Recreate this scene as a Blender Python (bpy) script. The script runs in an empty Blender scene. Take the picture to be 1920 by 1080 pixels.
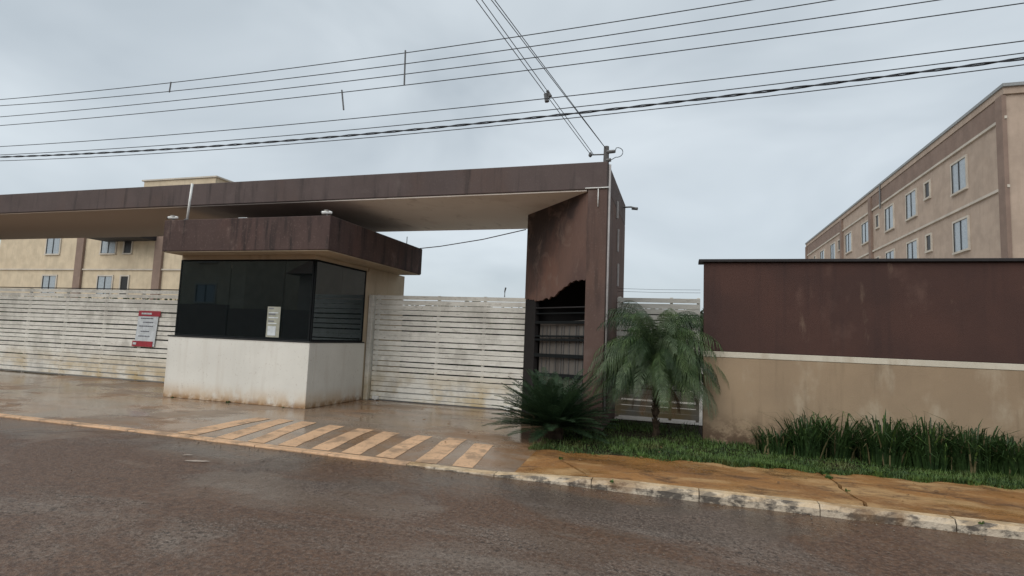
import bpy, bmesh, math, random
import numpy as np
from mathutils import Vector, Matrix

# ------------------------------------------------------------------ camera, sky, sun
S = 1.25                                   # layout units -> metres
SC = bpy.context.scene
COL = SC.collection
random.seed(7)
rnd = random.Random(11)

cam_data = bpy.data.cameras.new('camera')
cam = bpy.data.objects.new('camera', cam_data)
COL.objects.link(cam)
cam_data.sensor_width = 36.0
cam_data.lens = 1039.306 / 1920 * 36.0
cam_data.clip_end = 3000
cam_data.clip_start = 0.05
right = Vector((0.95658252, 0.28881307, 0.03920313))
down = Vector((0.01140673, 0.09730532, -0.99518921))
fwd = Vector((-0.29123832, 0.95242778, 0.08978616))
cam.matrix_world = Matrix(((right.x, -down.x, -fwd.x, 0), (right.y, -down.y, -fwd.y, 0),
                           (right.z, -down.z, -fwd.z, 1.32 * S), (0, 0, 0, 1)))
SC.camera = cam

SUN_EL, SUN_AZ = 44, 203                   # high, behind the camera and to its left, through cloud
world = bpy.data.worlds.new('World')
SC.world = world
world.use_nodes = True
wt = world.node_tree
wt.nodes.clear()
w_out = wt.nodes.new('ShaderNodeOutputWorld')
w_bg = wt.nodes.new('ShaderNodeBackground')
w_sky = wt.nodes.new('ShaderNodeTexSky')
w_sky.sky_type = 'NISHITA'
w_sky.sun_disc = False
w_sky.sun_elevation = math.radians(SUN_EL)
w_sky.sun_rotation = math.radians(SUN_AZ)
w_co = wt.nodes.new('ShaderNodeTexCoord')
w_map = wt.nodes.new('ShaderNodeMapping')
w_map.inputs['Scale'].default_value = (1.0, 1.0, 2.2)
w_n = wt.nodes.new('ShaderNodeTexNoise')
w_n.inputs['Scale'].default_value = 2.1
w_n.inputs['Detail'].default_value = 4.0
w_n.inputs['Roughness'].default_value = 0.5
w_n.inputs['Distortion'].default_value = 0.4
w_r = wt.nodes.new('ShaderNodeValToRGB')
w_r.color_ramp.elements[0].position = 0.30
w_r.color_ramp.elements[0].color = (3.75, 4.22, 4.58, 1)
w_r.color_ramp.elements[1].position = 0.66
w_r.color_ramp.elements[1].color = (5.55, 6.05, 6.38, 1)
w_mix = wt.nodes.new('ShaderNodeMixRGB')
w_mix.inputs['Fac'].default_value = 0.9
wt.links.new(w_co.outputs['Generated'], w_map.inputs['Vector'])
wt.links.new(w_map.outputs['Vector'], w_n.inputs['Vector'])
wt.links.new(w_n.outputs['Fac'], w_r.inputs['Fac'])
wt.links.new(w_sky.outputs['Color'], w_mix.inputs['Color1'])
wt.links.new(w_r.outputs['Color'], w_mix.inputs['Color2'])
wt.links.new(w_mix.outputs['Color'], w_bg.inputs['Color'])
w_bg.inputs['Strength'].default_value = 0.1
wt.links.new(w_bg.outputs['Background'], w_out.inputs['Surface'])

sun_data = bpy.data.lights.new('sun', 'SUN')
sun_data.energy = 1.5
sun_data.angle = math.radians(60)
sun_data.color = (1.0, 0.96, 0.9)
sun = bpy.data.objects.new('sun', sun_data)
COL.objects.link(sun)
az = math.radians(SUN_AZ)
sdir = Vector((math.sin(az) * math.cos(math.radians(SUN_EL)), math.cos(az) * math.cos(math.radians(SUN_EL)),
               math.sin(math.radians(SUN_EL))))
sun.rotation_euler = sdir.to_track_quat('Z', 'Y').to_euler()
sun.location = sdir * 40

SC.render.engine = 'CYCLES'
SC.cycles.use_denoising = True
SC.cycles.max_bounces = 8
SC.cycles.transparent_max_bounces = 12
SC.view_settings.view_transform = 'Standard'
SC.view_settings.look = 'None'
SC.view_settings.gamma = 1
SC.view_settings.exposure = 0.42
SC.view_settings.use_curve_mapping = False


# ------------------------------------------------------------------ material helpers
class NT:
    """small node builder; every pattern sits on world position, in metres"""
    def __init__(s, name):
        s.m = bpy.data.materials.new(name)
        s.m.use_nodes = True
        s.t = s.m.node_tree
        s.p = s.t.nodes['Principled BSDF']
        s.out = s.t.nodes['Material Output']
        g = s.t.nodes.new('ShaderNodeNewGeometry')
        s.pos = g.outputs['Position']
        s.norm = g.outputs['Normal']
        sep = s.t.nodes.new('ShaderNodeSeparateXYZ')
        s.t.links.new(s.pos, sep.inputs[0])
        s.x, s.y, s.z = sep.outputs
    def link(s, a, b):
        if hasattr(a, 'is_linked'):
            s.t.links.new(a, b)
        elif isinstance(a, (tuple, list)) and len(a) == 3 and len(b.default_value) == 4:
            b.default_value = (*a, 1)
        else:
            b.default_value = a
    def scaled(s, k):
        n = s.t.nodes.new('ShaderNodeVectorMath'); n.operation = 'MULTIPLY'
        s.t.links.new(s.pos, n.inputs[0]); n.inputs[1].default_value = k
        return n.outputs[0]
    def noise(s, scale, lo=0.35, hi=0.65, stretch=(1, 1, 1), detail=4, rough=0.55, dist=0.0, off=0.0):
        n = s.t.nodes.new('ShaderNodeTexNoise')
        n.inputs['Scale'].default_value = scale
        n.inputs['Detail'].default_value = detail
        n.inputs['Roughness'].default_value = rough
        n.inputs['Distortion'].default_value = dist
        v = s.scaled(stretch)
        if off:
            a = s.t.nodes.new('ShaderNodeVectorMath'); a.operation = 'ADD'
            s.t.links.new(v, a.inputs[0]); a.inputs[1].default_value = (off, off * 1.7, off * .3)
            v = a.outputs[0]
        s.t.links.new(v, n.inputs['Vector'])
        return s.rng(n.outputs['Fac'], lo, hi)
    def voro(s, scale, lo, hi, feature='F1', out='Distance'):
        n = s.t.nodes.new('ShaderNodeTexVoronoi')
        n.feature = feature
        n.inputs['Scale'].default_value = scale
        s.t.links.new(s.pos, n.inputs['Vector'])
        return s.rng(n.outputs[out], lo, hi)
    def rng(s, v, lo, hi, a=0.0, b=1.0, smooth=True):
        r = s.t.nodes.new('ShaderNodeMapRange')
        r.interpolation_type = 'SMOOTHSTEP' if smooth else 'LINEAR'
        s.link(v, r.inputs[0])
        for i, q in enumerate((lo, hi, a, b)):
            r.inputs[i + 1].default_value = q
        return r.outputs[0]
    def math(s, op, a, b=0.0):
        n = s.t.nodes.new('ShaderNodeMath'); n.operation = op
        s.link(a, n.inputs[0]); s.link(b, n.inputs[1])
        return n.outputs[0]
    def mul(s, a, b): return s.math('MULTIPLY', a, b)
    def mix(s, fac, a, b):
        n = s.t.nodes.new('ShaderNodeMixRGB')
        s.link(fac, n.inputs[0]); s.link(a, n.inputs[1]); s.link(b, n.inputs[2])
        return n.outputs[0]
    def bump(s, h, strength=0.3, dist=0.01):
        b = s.t.nodes.new('ShaderNodeBump')
        b.inputs['Strength'].default_value = strength
        b.inputs['Distance'].default_value = dist
        s.link(h, b.inputs['Height'])
        s.t.links.new(b.outputs[0], s.p.inputs['Normal'])
    def done(s, col, rough=0.8, spec=0.4, metal=0.0):
        s.link(col, s.p.inputs['Base Color'])
        s.link(rough, s.p.inputs['Roughness'])
        s.link(spec, s.p.inputs['Specular IOR Level'])
        s.link(metal, s.p.inputs['Metallic'])
        return s.m


def plain(name, col, rough=0.6, spec=0.4, metal=0.0, var=0.12):
    n = NT(name)
    f = n.noise(9, 0.3, 0.7, detail=5)
    c = n.mix(f, tuple(max(0, q * (1 - var)) for q in col), tuple(q * (1 + var) for q in col))
    return n.done(c, rough, spec, metal)


def brown_paint(name, base, rust, pale, dark, k_rust=.6, k_pale=.5, k_dark=.7):
    n = NT(name)
    c = n.mix(n.noise(1.3, .3, .7), base, tuple(q * .82 for q in base))
    c = n.mix(n.mul(n.noise(.9, .48, .74, (1, 1, .6), 5, off=3), k_rust), c, rust)
    c = n.mix(n.mul(n.noise(1.6, .56, .76, (1, 1, .8), 6, .65, off=9), k_pale), c, pale)
    c = n.mix(n.mul(n.noise(4.5, .50, .72, (1, 1, .10), 5, .6, off=5), k_dark), c, dark)      # rain streaks
    c = n.mix(n.mul(n.noise(26, .55, .75, detail=3), .25), c, pale)
    n.bump(n.noise(60, .2, .8, detail=5), .25, .004)
    return n.done(c, n.noise(3, .2, .8), .25) if False else n.done(c, .82, .25)


# ------------------------------------------------------------------ mesh helpers
def lin(a, b, t): return a + (b - a) * t


class MB:
    def __init__(s):
        s.v, s.f, s.mi = [], [], []
    def add(s, vs, fs, mi=0):
        o = len(s.v)
        s.v += [tuple(p) for p in vs]
        s.f += [tuple(i + o for i in f) for f in fs]
        s.mi += [mi] * len(fs)
        return s
    def box(s, x0, x1, y0, y1, z0, z1, mi=0):
        vs = [(x, y, z) for z in (z0, z1) for x, y in ((x0, y0), (x1, y0), (x1, y1), (x0, y1))]
        return s.add(vs, [(3, 2, 1, 0), (4, 5, 6, 7), (0, 1, 5, 4), (1, 2, 6, 5), (2, 3, 7, 6), (3, 0, 4, 7)], mi)
    def prism(s, poly, d, mi=0):
        """poly: 3D outline, d: extrusion vector"""
        n = len(poly); d = Vector(d)
        a = [Vector(p) for p in poly]
        s.add(a + [p + d for p in a], [tuple(range(n - 1, -1, -1)), tuple(range(n, 2 * n))] +
              [(i, (i + 1) % n, n + (i + 1) % n, n + i) for i in range(n)], mi)
        return s
    def tube(s, pts, r, n=6, mi=0, cap=True):
        pts = [Vector(p) for p in pts]
        rs = r if isinstance(r, (list, tuple)) else [r] * len(pts)
        vs, fs = [], []
        for i, p in enumerate(pts):
            t = (pts[min(i + 1, len(pts) - 1)] - pts[max(i - 1, 0)]).normalized()
            u = t.cross(Vector((0, 0, 1)))
            if u.length < .05: u = t.cross(Vector((1, 0, 0)))
            u.normalize(); w = t.cross(u)
            for k in range(n):
                a = 2 * math.pi * k / n
                vs.append(p + (u * math.cos(a) + w * math.sin(a)) * rs[i])
        for i in range(len(pts) - 1):
            for k in range(n):
                fs.append((i * n + k, i * n + (k + 1) % n, (i + 1) * n + (k + 1) % n, (i + 1) * n + k))
        if cap:
            fs.append(tuple(range(n - 1, -1, -1)))
            fs.append(tuple((len(pts) - 1) * n + k for k in range(n)))
        return s.add(vs, fs, mi)
    def build(s, name, mats, parent=None, bevel=0.0, smooth=False):
        mats = mats if isinstance(mats, (list, tuple)) else [mats]
        root = parent
        while root is not None and root.parent is not None: root = root.parent
        L = Vector(root.location) if root is not None else Vector((0, 0, 0))
        me = bpy.data.meshes.new(name)
        me.from_pydata([Vector(p) * S - L for p in s.v], [], s.f)
        for m in mats: me.materials.append(m)
        me.polygons.foreach_set('material_index', s.mi)
        if smooth: me.polygons.foreach_set('use_smooth', [True] * len(me.polygons))
        bm = bmesh.new(); bm.from_mesh(me)
        bmesh.ops.recalc_face_normals(bm, faces=bm.faces)
        bm.to_mesh(me); bm.free()
        o = bpy.data.objects.new(name, me)
        COL.objects.link(o)
        if parent is not None: o.parent = parent
        if bevel:
            b = o.modifiers.new('bevel', 'BEVEL'); b.width = bevel * S; b.segments = 2
            b.limit_method = 'ANGLE'; b.angle_limit = math.radians(40)
        return o


def tag(o, label=None, cat=None, group=None, kind=None):
    if label: o['label'] = label
    if cat: o['category'] = cat
    if group: o['group'] = group
    if kind: o['kind'] = kind
    return o


def thing(name, loc, label, cat, group=None):
    o = bpy.data.objects.new(name, None)
    COL.objects.link(o)
    o.location = Vector(loc) * S
    o.empty_display_size = .2
    return tag(o, label, cat, group)


def share(src, name, parent, loc, rot=(0, 0, 0), scale=(1, 1, 1)):
    o = src.copy()
    o.name = name
    COL.objects.link(o)
    o.parent = parent
    o.location = Vector(loc) * S
    o.rotation_euler = rot
    o.scale = scale
    return o


# ------------------------------------------------------------------ materials
def m_road():
    n = NT('wet muddy asphalt')
    c = n.mix(n.noise(.5, .3, .7, detail=5), (.096, .062, .043), (.160, .112, .083))
    wet = n.mul(n.rng(n.y, 3.9 * S, 5.2 * S), n.noise(.55, .34, .53, (1, .8, 1), 4, off=13))
    wet2 = n.mul(n.noise(.55, .46, .60, (1, 1.6, 1), 5, .55, .4, off=31), n.rng(n.y, 2.9 * S, 4.0 * S, .45, 1.0))
    w = n.math('MAXIMUM', wet, n.mul(wet2, .8))
    dry = n.rng(w, 0, 1, 1.0, .30)                      # stones show less under the water film
    c = n.mix(n.mul(n.noise(1.0, .54, .68, (.7, 1.6, 1), 6, .6, off=21), .5), c, (.20, .165, .135))
    c = n.mix(n.mul(wet, .72), c, (.060, .050, .045))
    c = n.mix(n.mul(n.noise(36, .50, .62, detail=3, rough=.75), n.mul(dry, .75)), c, (.27, .222, .185))
    c = n.mix(n.mul(n.noise(24, .50, .62, detail=3, rough=.75, off=7), n.mul(dry, .85)), c, (.026, .018, .014))
    c = n.mix(n.mul(n.voro(26, .16, .05), n.mul(dry, .5)), c, (.33, .28, .235))
    soil = n.mul(n.noise(.40, .43, .57, (1, 1.9, 1), 7, .66, .7, off=4.3), .8)
    c = n.mix(soil, c, n.mix(n.noise(20, .35, .65, detail=4), (.070, .033, .018), (.140, .074, .042)))
    c = n.mix(n.mul(n.noise(30, .52, .64, detail=3, rough=.75, off=41), .55), c, (.20, .155, .125))
    c = n.mix(n.mul(n.noise(30, .53, .66, detail=3, rough=.75, off=47), .6), c, (.026, .017, .012))
    edge = n.mul(n.rng(n.y, 5.05 * S, 5.42 * S), n.noise(1.8, .42, .6, (1, 1, 1), 7, .7, off=17))
    c = n.mix(n.mul(edge, .8), c, (.12, .07, .038))
    r = n.rng(n.math('MAXIMUM', w, n.mul(soil, .6)), 0, 1, .70, .23)
    h = n.math('ADD', n.mul(n.noise(38, .3, .7, detail=3, rough=.7), dry), n.mul(n.noise(5, .3, .7), .6))
    n.bump(h, .6, .011)
    return n.done(c, r, .42)


def m_drive():
    n = NT('wet stained concrete')
    c = n.mix(n.noise(.6, .3, .7, detail=5), (.27, .195, .138), (.185, .135, .098))
    c = n.mix(n.mul(n.noise(.75, .46, .62, (1, 1.5, 1), 6, .6, .5, off=6), .75), c, (.22, .115, .052))
    c = n.mix(n.mul(n.noise(1.7, .52, .66, (.6, 1.6, 1), 7, .68, .3, off=16), .6), c, (.085, .060, .045))
    c = n.mix(n.mul(n.noise(24, .52, .7, detail=4), .3), c, (.33, .26, .20))
    wet = n.noise(.6, .38, .56, (1, 1.4, 1), 5, .6, .3, off=9)
    r = n.rng(wet, 0, 1, .48, .10)
    n.bump(n.mul(n.noise(30, .3, .7, detail=4), n.rng(wet, 0, 1, 1, .25)), .15, .004)
    return n.done(c, r, .5)


def m_pave():
    n = NT('orange stained pavement concrete')
    c = n.mix(n.noise(.8, .3, .7, (1, 1.5, 1), 6, .6), (.33, .155, .047), (.205, .094, .030))
    c = n.mix(n.mul(n.noise(1.1, .48, .64, (.8, 1.5, 1), 6, .66, off=5), .85), c, (.43, .265, .12))
    c = n.mix(n.mul(n.noise(1.9, .49, .66, (.8, 1.6, 1), 7, .7, .4, off=12), .9), c, (.095, .048, .022))
    c = n.mix(n.mul(n.noise(9, .52, .68, (.8, 1.4, 1), 6, .7, off=15), .5), c, (.11, .065, .034))
    c = n.mix(n.mul(n.noise(28, .5, .7, detail=4), .3), c, (.42, .27, .14))
    wet = n.noise(.8, .42, .62, (.9, 1.3, 1), 4, off=3)
    n.bump(n.math('ADD', n.noise(34, .3, .7, detail=5), n.mul(n.noise(4, .3, .7), 1.5)), .45, .008)
    return n.done(c, n.rng(wet, 0, 1, .6, .22), .42)


def m_stripe(name, col):
    n = NT(name)
    worn = n.math('MAXIMUM', n.noise(3.2, .47, .63, detail=7, rough=.7, off=2), n.noise(16, .53, .68, detail=5, rough=.7))
    c = n.mix(n.noise(1.2, .3, .7), col, tuple(q * .8 for q in col))
    c = n.mix(n.mul(worn, .75), c, (.24, .165, .11))
    n.bump(n.noise(30, .3, .7, detail=4), .2, .004)
    return n.done(c, .6, .35)


def m_kerb():
    n = NT('worn cream kerb paint')
    c = n.mix(n.noise(1.5, .3, .7, detail=5), (.62, .49, .33), (.56, .38, .20))
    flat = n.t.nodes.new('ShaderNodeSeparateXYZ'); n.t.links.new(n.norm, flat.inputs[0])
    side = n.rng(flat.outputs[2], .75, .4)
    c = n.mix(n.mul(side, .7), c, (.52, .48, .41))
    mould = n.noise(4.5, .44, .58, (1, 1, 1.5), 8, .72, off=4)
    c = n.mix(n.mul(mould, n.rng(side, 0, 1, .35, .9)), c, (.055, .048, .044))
    c = n.mix(n.mul(n.noise(1.1, .52, .66, detail=5, off=8), .6), c, (.22, .12, .05))
    n.bump(n.noise(18, .3, .7, detail=6), .6, .01)
    return n.done(c, .75, .3)


def m_white_wall():
    n = NT('off white booth paint')
    c = n.mix(n.noise(.9, .3, .7), (.74, .725, .665), (.67, .655, .60))
    c = n.mix(n.mul(n.noise(5, .52, .74, (1, 1, .1), 5, off=3), .28), c, (.52, .47, .40))
    low = n.rng(n.z, .36 * S, -.02)
    spl = n.mul(low, n.noise(3.4, .25, .62, (1, 1, .5), 6, .65))
    c = n.mix(n.mul(spl, .85), c, (.50, .33, .17))
    low2 = n.mul(n.rng(n.z, .13 * S, 0), n.noise(7, .3, .6, detail=6))
    c = n.mix(n.mul(low2, .9), c, (.26, .14, .06))
    c = n.mix(n.mul(n.noise(22, .62, .7, detail=5), .35), c, (.35, .28, .22))
    n.bump(n.noise(50, .3, .7, detail=4), .15, .003)
    return n.done(c, .7, .3)


def m_slat(name='weathered white slat paint', k=1.0):
    n = NT(name)
    K = lambda *q: tuple(w * k for w in q)
    c = n.mix(n.noise(2.2, .3, .7, (1, 1, 4), 5), K(.84, .82, .75), K(.72, .70, .63))
    c = n.mix(n.mul(n.noise(1.6, .44, .66, (1, 1, .7), 6, .65, off=4), .65), c, (.47, .45, .40))
    c = n.mix(n.mul(n.noise(9, .54, .7, (.6, 1, 3), 6, .7, off=8), .55), c, (.28, .255, .22))
    low = n.mul(n.rng(n.z, .75 * S, .05 * S), n.noise(1.3, .38, .6, detail=6, off=1))
    c = n.mix(n.mul(low, .8), c, (.50, .37, .17))
    c = n.mix(n.mul(n.noise(13, .63, .72, (1, 1, 1.4), 6, .7, off=2), .7), c, (.20, .10, .04))
    n.bump(n.noise(14, .3, .7, (.4, 1, 2), 4), .2, .004)
    return n.done(c, .5, .4)


def m_wall_brown():
    n = NT('dark brown wall paint')
    c = n.mix(n.noise(.9, .3, .7), (.080, .041, .033), (.062, .034, .029))
    c = n.mix(n.mul(n.noise(1.5, .57, .76, (1, 1, .7), 6, .62, off=14), .6), c, (.135, .080, .064))
    c = n.mix(n.mul(n.noise(2.6, .62, .74, (1, 1, .35), 6, .6, off=27), .38), c, (.25, .18, .13))
    c = n.mix(n.mul(n.noise(5, .5, .72, (1, 1, .08), 5, off=5), .4), c, (.04, .025, .024))
    n.bump(n.noise(60, .2, .8, detail=5), .3, .004)
    return n.done(c, .8, .25)


def m_wall_beige():
    n = NT('beige wall paint')
    c = n.mix(n.noise(.9, .3, .7), (.355, .262, .172), (.295, .218, .145))
    c = n.mix(n.mul(n.noise(1.9, .52, .7, (1, 1, .45), 6, .62, off=14), .6), c, (.46, .385, .285))
    c = n.mix(n.mul(n.noise(5, .53, .72, (1, 1, .1), 5, off=5), .4), c, (.15, .11, .07))
    low = n.mul(n.rng(n.z, .5 * S, 0), n.noise(3.5, .40, .56, (1, 1, 1.3), 8, .72, off=2))
    c = n.mix(n.mul(low, .85), c, (.085, .05, .032))
    n.bump(n.noise(60, .2, .8, detail=5), .3, .004)
    return n.done(c, .85, .25)


def m_soffit():
    n = NT('stained soffit plaster')
    c = n.mix(n.noise(.7, .3, .7), (.90, .82, .74), (.84, .76, .68))
    c = n.mix(n.mul(n.noise(.8, .54, .72, detail=6, off=9), .4), c, (.58, .47, .39))
    c = n.mix(n.mul(n.noise(3, .58, .74, (1, .5, 1), 6, off=3), .4), c, (.30, .22, .16))
    c = n.mix(n.rng(n.x, -5.3 * S, -7.0 * S, 0, .86), c, (.13, .11, .105))      # shade in the gap over the booth roof, painted into the plaster
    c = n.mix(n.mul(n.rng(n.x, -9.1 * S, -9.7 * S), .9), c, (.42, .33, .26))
    n.bump(n.noise(30, .3, .7, detail=4), .15, .004)
    return n.done(c, .85, .2)


def m_panel():
    n = NT('rusty stained cladding')
    c = n.mix(n.noise(1.1, .3, .7), (.120, .072, .060), (.088, .058, .052))
    # broad lighter diagonal band, high on the right to low on the left, darker above it
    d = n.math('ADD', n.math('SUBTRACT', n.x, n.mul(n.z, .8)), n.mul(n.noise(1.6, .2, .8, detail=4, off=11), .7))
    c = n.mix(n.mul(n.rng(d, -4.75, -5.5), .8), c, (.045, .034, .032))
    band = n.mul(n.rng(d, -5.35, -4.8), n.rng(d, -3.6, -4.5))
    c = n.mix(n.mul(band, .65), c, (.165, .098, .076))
    c = n.mix(n.mul(n.noise(1.4, .5, .7, (1, 1, .5), 5, off=3), .4), c, (.20, .10, .07))
    c = n.mix(n.mul(n.noise(3.6, .50, .70, (1, 1, .16), 6, .65, off=6), .42), c, (.045, .036, .034))
    c = n.mix(n.mul(n.noise(2.0, .52, .66, (1, 1, .8), 7, .7, .5, off=18), .5), c, (.215, .150, .120))
    n.bump(n.noise(12, .3, .7, (1, 1, .5), 5), .3, .01)
    return n.done(c, .75, .3)


def m_leaf(name, a, b, rough=.5):
    n = NT(name)
    f = n.noise(3.5, .35, .65, detail=3)
    c = n.mix(f, a, b)
    c = n.mix(n.mul(n.noise(21, .5, .7, detail=2), .5), c, tuple(q * 1.9 for q in b))
    m = n.done(c, rough, .35)
    n.p.inputs['Subsurface Weight'].default_value = 0
    tr = n.t.nodes.new('ShaderNodeBsdfTranslucent')
    n.link(c, tr.inputs['Color'])
    mx = n.t.nodes.new('ShaderNodeMixShader'); mx.inputs[0].default_value = .25
    n.t.links.new(n.p.outputs[0], mx.inputs[1]); n.t.links.new(tr.outputs[0], mx.inputs[2])
    n.t.links.new(mx.outputs[0], n.out.inputs['Surface'])
    return m


def m_grass():
    n = NT('grass blade')
    c = n.mix(n.noise(2.2, .35, .65, detail=4), (.024, .052, .014), (.070, .125, .028))
    c = n.mix(n.mul(n.noise(30, .5, .62, detail=2), .6), c, (.13, .20, .045))
    c = n.mix(n.mul(n.noise(1.2, .55, .7, detail=5, off=4), .6), c, (.11, .105, .04))
    return n.done(c, .55, .3)


def m_glass():
    n = NT('dark tinted glass')
    n.done((.004, .005, .006), .03, .5)
    tr = n.t.nodes.new('ShaderNodeBsdfTransparent'); tr.inputs[0].default_value = (.17, .19, .20, 1)
    gl = n.t.nodes.new('ShaderNodeBsdfGlossy'); gl.inputs['Roughness'].default_value = .02
    gl.inputs['Color'].default_value = (.72, .86, .95, 1)
    fr = n.t.nodes.new('ShaderNodeFresnel'); fr.inputs[0].default_value = 1.85
    mx = n.t.nodes.new('ShaderNodeMixShader')
    n.t.links.new(fr.outputs[0], mx.inputs[0])
    df = n.t.nodes.new('ShaderNodeBsdfDiffuse'); df.inputs[0].default_value = (.004, .007, .008, 1)     # dusty window film
    ad = n.t.nodes.new('ShaderNodeAddShader')
    n.t.links.new(tr.outputs[0], ad.inputs[0]); n.t.links.new(df.outputs[0], ad.inputs[1])
    n.t.links.new(ad.outputs[0], mx.inputs[1]); n.t.links.new(gl.outputs[0], mx.inputs[2])
    n.t.links.new(mx.outputs[0], n.out.inputs['Surface'])
    return n.m


MAT = dict(
    road=m_road(), drive=m_drive(), pave=m_pave(), stripe=m_stripe('worn peach floor paint', (.66, .42, .25)),
    kerb=m_kerb(), white=m_white_wall(), slat=m_slat(), slat_grey=m_slat('grimy grey white slat paint', .62), wall_brown=m_wall_brown(), wall_beige=m_wall_beige(),
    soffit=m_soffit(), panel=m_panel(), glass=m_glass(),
    beam=brown_paint('grey brown beam paint', (.108, .082, .077), (.112, .072, .058), (.16, .13, .12), (.042, .035, .034), .6, .4, .75),
    column=brown_paint('brown column paint', (.118, .076, .064), (.15, .085, .062), (.22, .17, .145), (.05, .036, .033), .6, .4, .7),
    fascia=brown_paint('brown booth fascia paint', (.088, .057, .051), (.12, .064, .052), (.25, .18, .15), (.024, .020, .020), .6, .7, 1.0),
    cream=brown_paint('cream booth paint', (.50, .405, .29), (.44, .33, .22), (.58, .5, .38), (.28, .21, .14), .4, .3, .35),
    band=brown_paint('pale band paint', (.60, .55, .45), (.5, .42, .32), (.7, .66, .58), (.35, .28, .2), .3, .3, .4),
    flat_beige=brown_paint('apartment beige paint', (.44, .345, .275), (.38, .29, .225), (.48, .40, .33), (.30, .23, .18), .4, .3, .3),
    flat_brown=brown_paint('apartment brown paint', (.25, .18, .145), (.22, .15, .12), (.3, .23, .19), (.17, .125, .10), .4, .3, .3),
    flat_white=brown_paint('apartment trim paint', (.55, .50, .43), (.5, .43, .35), (.6, .56, .5), (.35, .3, .25), .3, .3, .3),
    cap=plain('dark wall coping', (.020, .018, .019), .7), black=plain('black metal', (.012, .012, .013), .5), frame=plain('matt black window frame', (.010, .012, .013), .9, .15), interior=plain('dim interior paint', (.16, .18, .18), .9),
    flat_cream=brown_paint('apartment cream paint', (.60, .50, .36), (.5, .4, .28), (.62, .54, .42), (.36, .29, .21), .4, .3, .4),
    blackish=plain('near black filler', (.014, .012, .012), .9),  # near-black fill for the recess, booth interior and hedge core
    greysheet=brown_paint('grimy sheet', (.15, .135, .12), (.11, .095, .085), (.19, .175, .16), (.06, .055, .052), .4, .3, .8),
    grey=plain('weathered grey metal', (.13, .13, .13), .5, metal=.3), conduit=plain('pale grey conduit', (.36, .34, .33), .5),
    whiteplastic=plain('white plastic', (.75, .75, .72), .4), cable=plain('black cable', (.035, .038, .045), .6),
    redcable=plain('dark red cable', (.07, .02, .018), .6), red=plain('faded red print', (.34, .035, .05), .5),
    paper=plain('bleached sign sheet', (.58, .62, .64), .5), ink=plain('grey print', (.16, .17, .2), .6),
    notice=plain('yellowed notice sheet', (.34, .34, .28), .5), rust=plain('rusty iron', (.10, .045, .022), .8),
    pane=plain('sky painted window pane', (.30, .34, .37), .15, .6), darkpane=plain('dark open window', (.015, .014, .014), .4),  # pale panes: sky reflection put into the base colour
    roofmetal=plain('grey roof sheet', (.24, .25, .25), .5), wood=plain('pole concrete', (.11, .105, .10), .8),
    soil=plain('dark soil', (.028, .020, .014), .95, .1), dirt=plain('red earth', (.17, .09, .05), .95, .1),
    palm=m_leaf('palm leaf', (.052, .096, .034), (.105, .155, .060)), palm_pale=m_leaf('silvery palm leaf', (.095, .140, .075), (.155, .200, .120)), palm_dark=m_leaf('darker palm leaf', (.022, .045, .020), (.045, .075, .035)),
    yard=plain('pale yard concrete', (.42, .375, .32), .7),  # unseen yard kept pale to bounce light up onto the soffit
    cycad=m_leaf('cycad leaf', (.016, .036, .016), (.036, .068, .030)),
    grass=m_grass(), strap=m_leaf('strap leaf', (.018, .042, .012), (.036, .072, .02)),
    far=m_leaf('far foliage', (.022, .035, .018), (.04, .055, .03)), trunk=plain('fibrous palm trunk', (.055, .04, .028), .95, .1, 0, .5),
    gravel=plain('dull gravel', (.17, .135, .105), .9, var=.5), litter=plain('bleached scrap', (.36, .30, .25), .8), dry_leaf=plain('dry strap leaf', (.13, .11, .05), .7), dry=plain('dry leaf', (.16, .09, .04), .8),
)

# ------------------------------------------------------------------ ground, road, kerb, pavement
def road_z(x):
    return lin(-.05, -.09, min(1, max(0, (x + 6) / 6)))


def lip_z(x):                       # driveway edge beside the gutter
    return road_z(x) + .016


def drive_z(x, y):
    t = min(1, max(0, (6.5 - y) / (6.5 - 5.57)))
    return lin(0, lip_z(x), t)


def grid(xs, ys, zf):
    m = MB()
    vs = [(x, y, zf(x, y)) for y in ys for x in xs]
    nx = len(xs)
    m.add(vs, [(j * nx + i, j * nx + i + 1, (j + 1) * nx + i + 1, (j + 1) * nx + i) for j in range(len(ys) - 1) for i in range(nx - 1)])
    return m


tag(grid([-700, 700], [-700, 700], lambda x, y: -.16).build('ground', MAT['dirt']), kind='structure')
tag(grid([-80, -30, -14, -6, -4.5, -3, -1.5, 0, 14, 80], [-5.2, 5.5], lambda x, y: road_z(x)).build('road', MAT['road']), kind='structure')
tag(grid([-80, 80], [-8, -5.2], lambda x, y: .02).build('far_pavement', MAT['drive']), kind='structure')
DX0, DX1 = -20.2, -1.62
dxs = [DX0, -12, -9, -6, -4.5, -3, -2.2, DX1]
tag(grid(dxs, [5.56, 5.8, 6.1, 6.5, 6.51, 9.9], drive_z).build('driveway', MAT['drive']), kind='structure')
tag(grid([-60, 30], [9.9, 80], lambda x, y: -.003).build('yard', MAT['yard']), kind='structure')
tag(grid([DX1, 40], [6.4, 9.9], lambda x, y: -.018).build('planting_bed', MAT['soil']), kind='structure')

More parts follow.
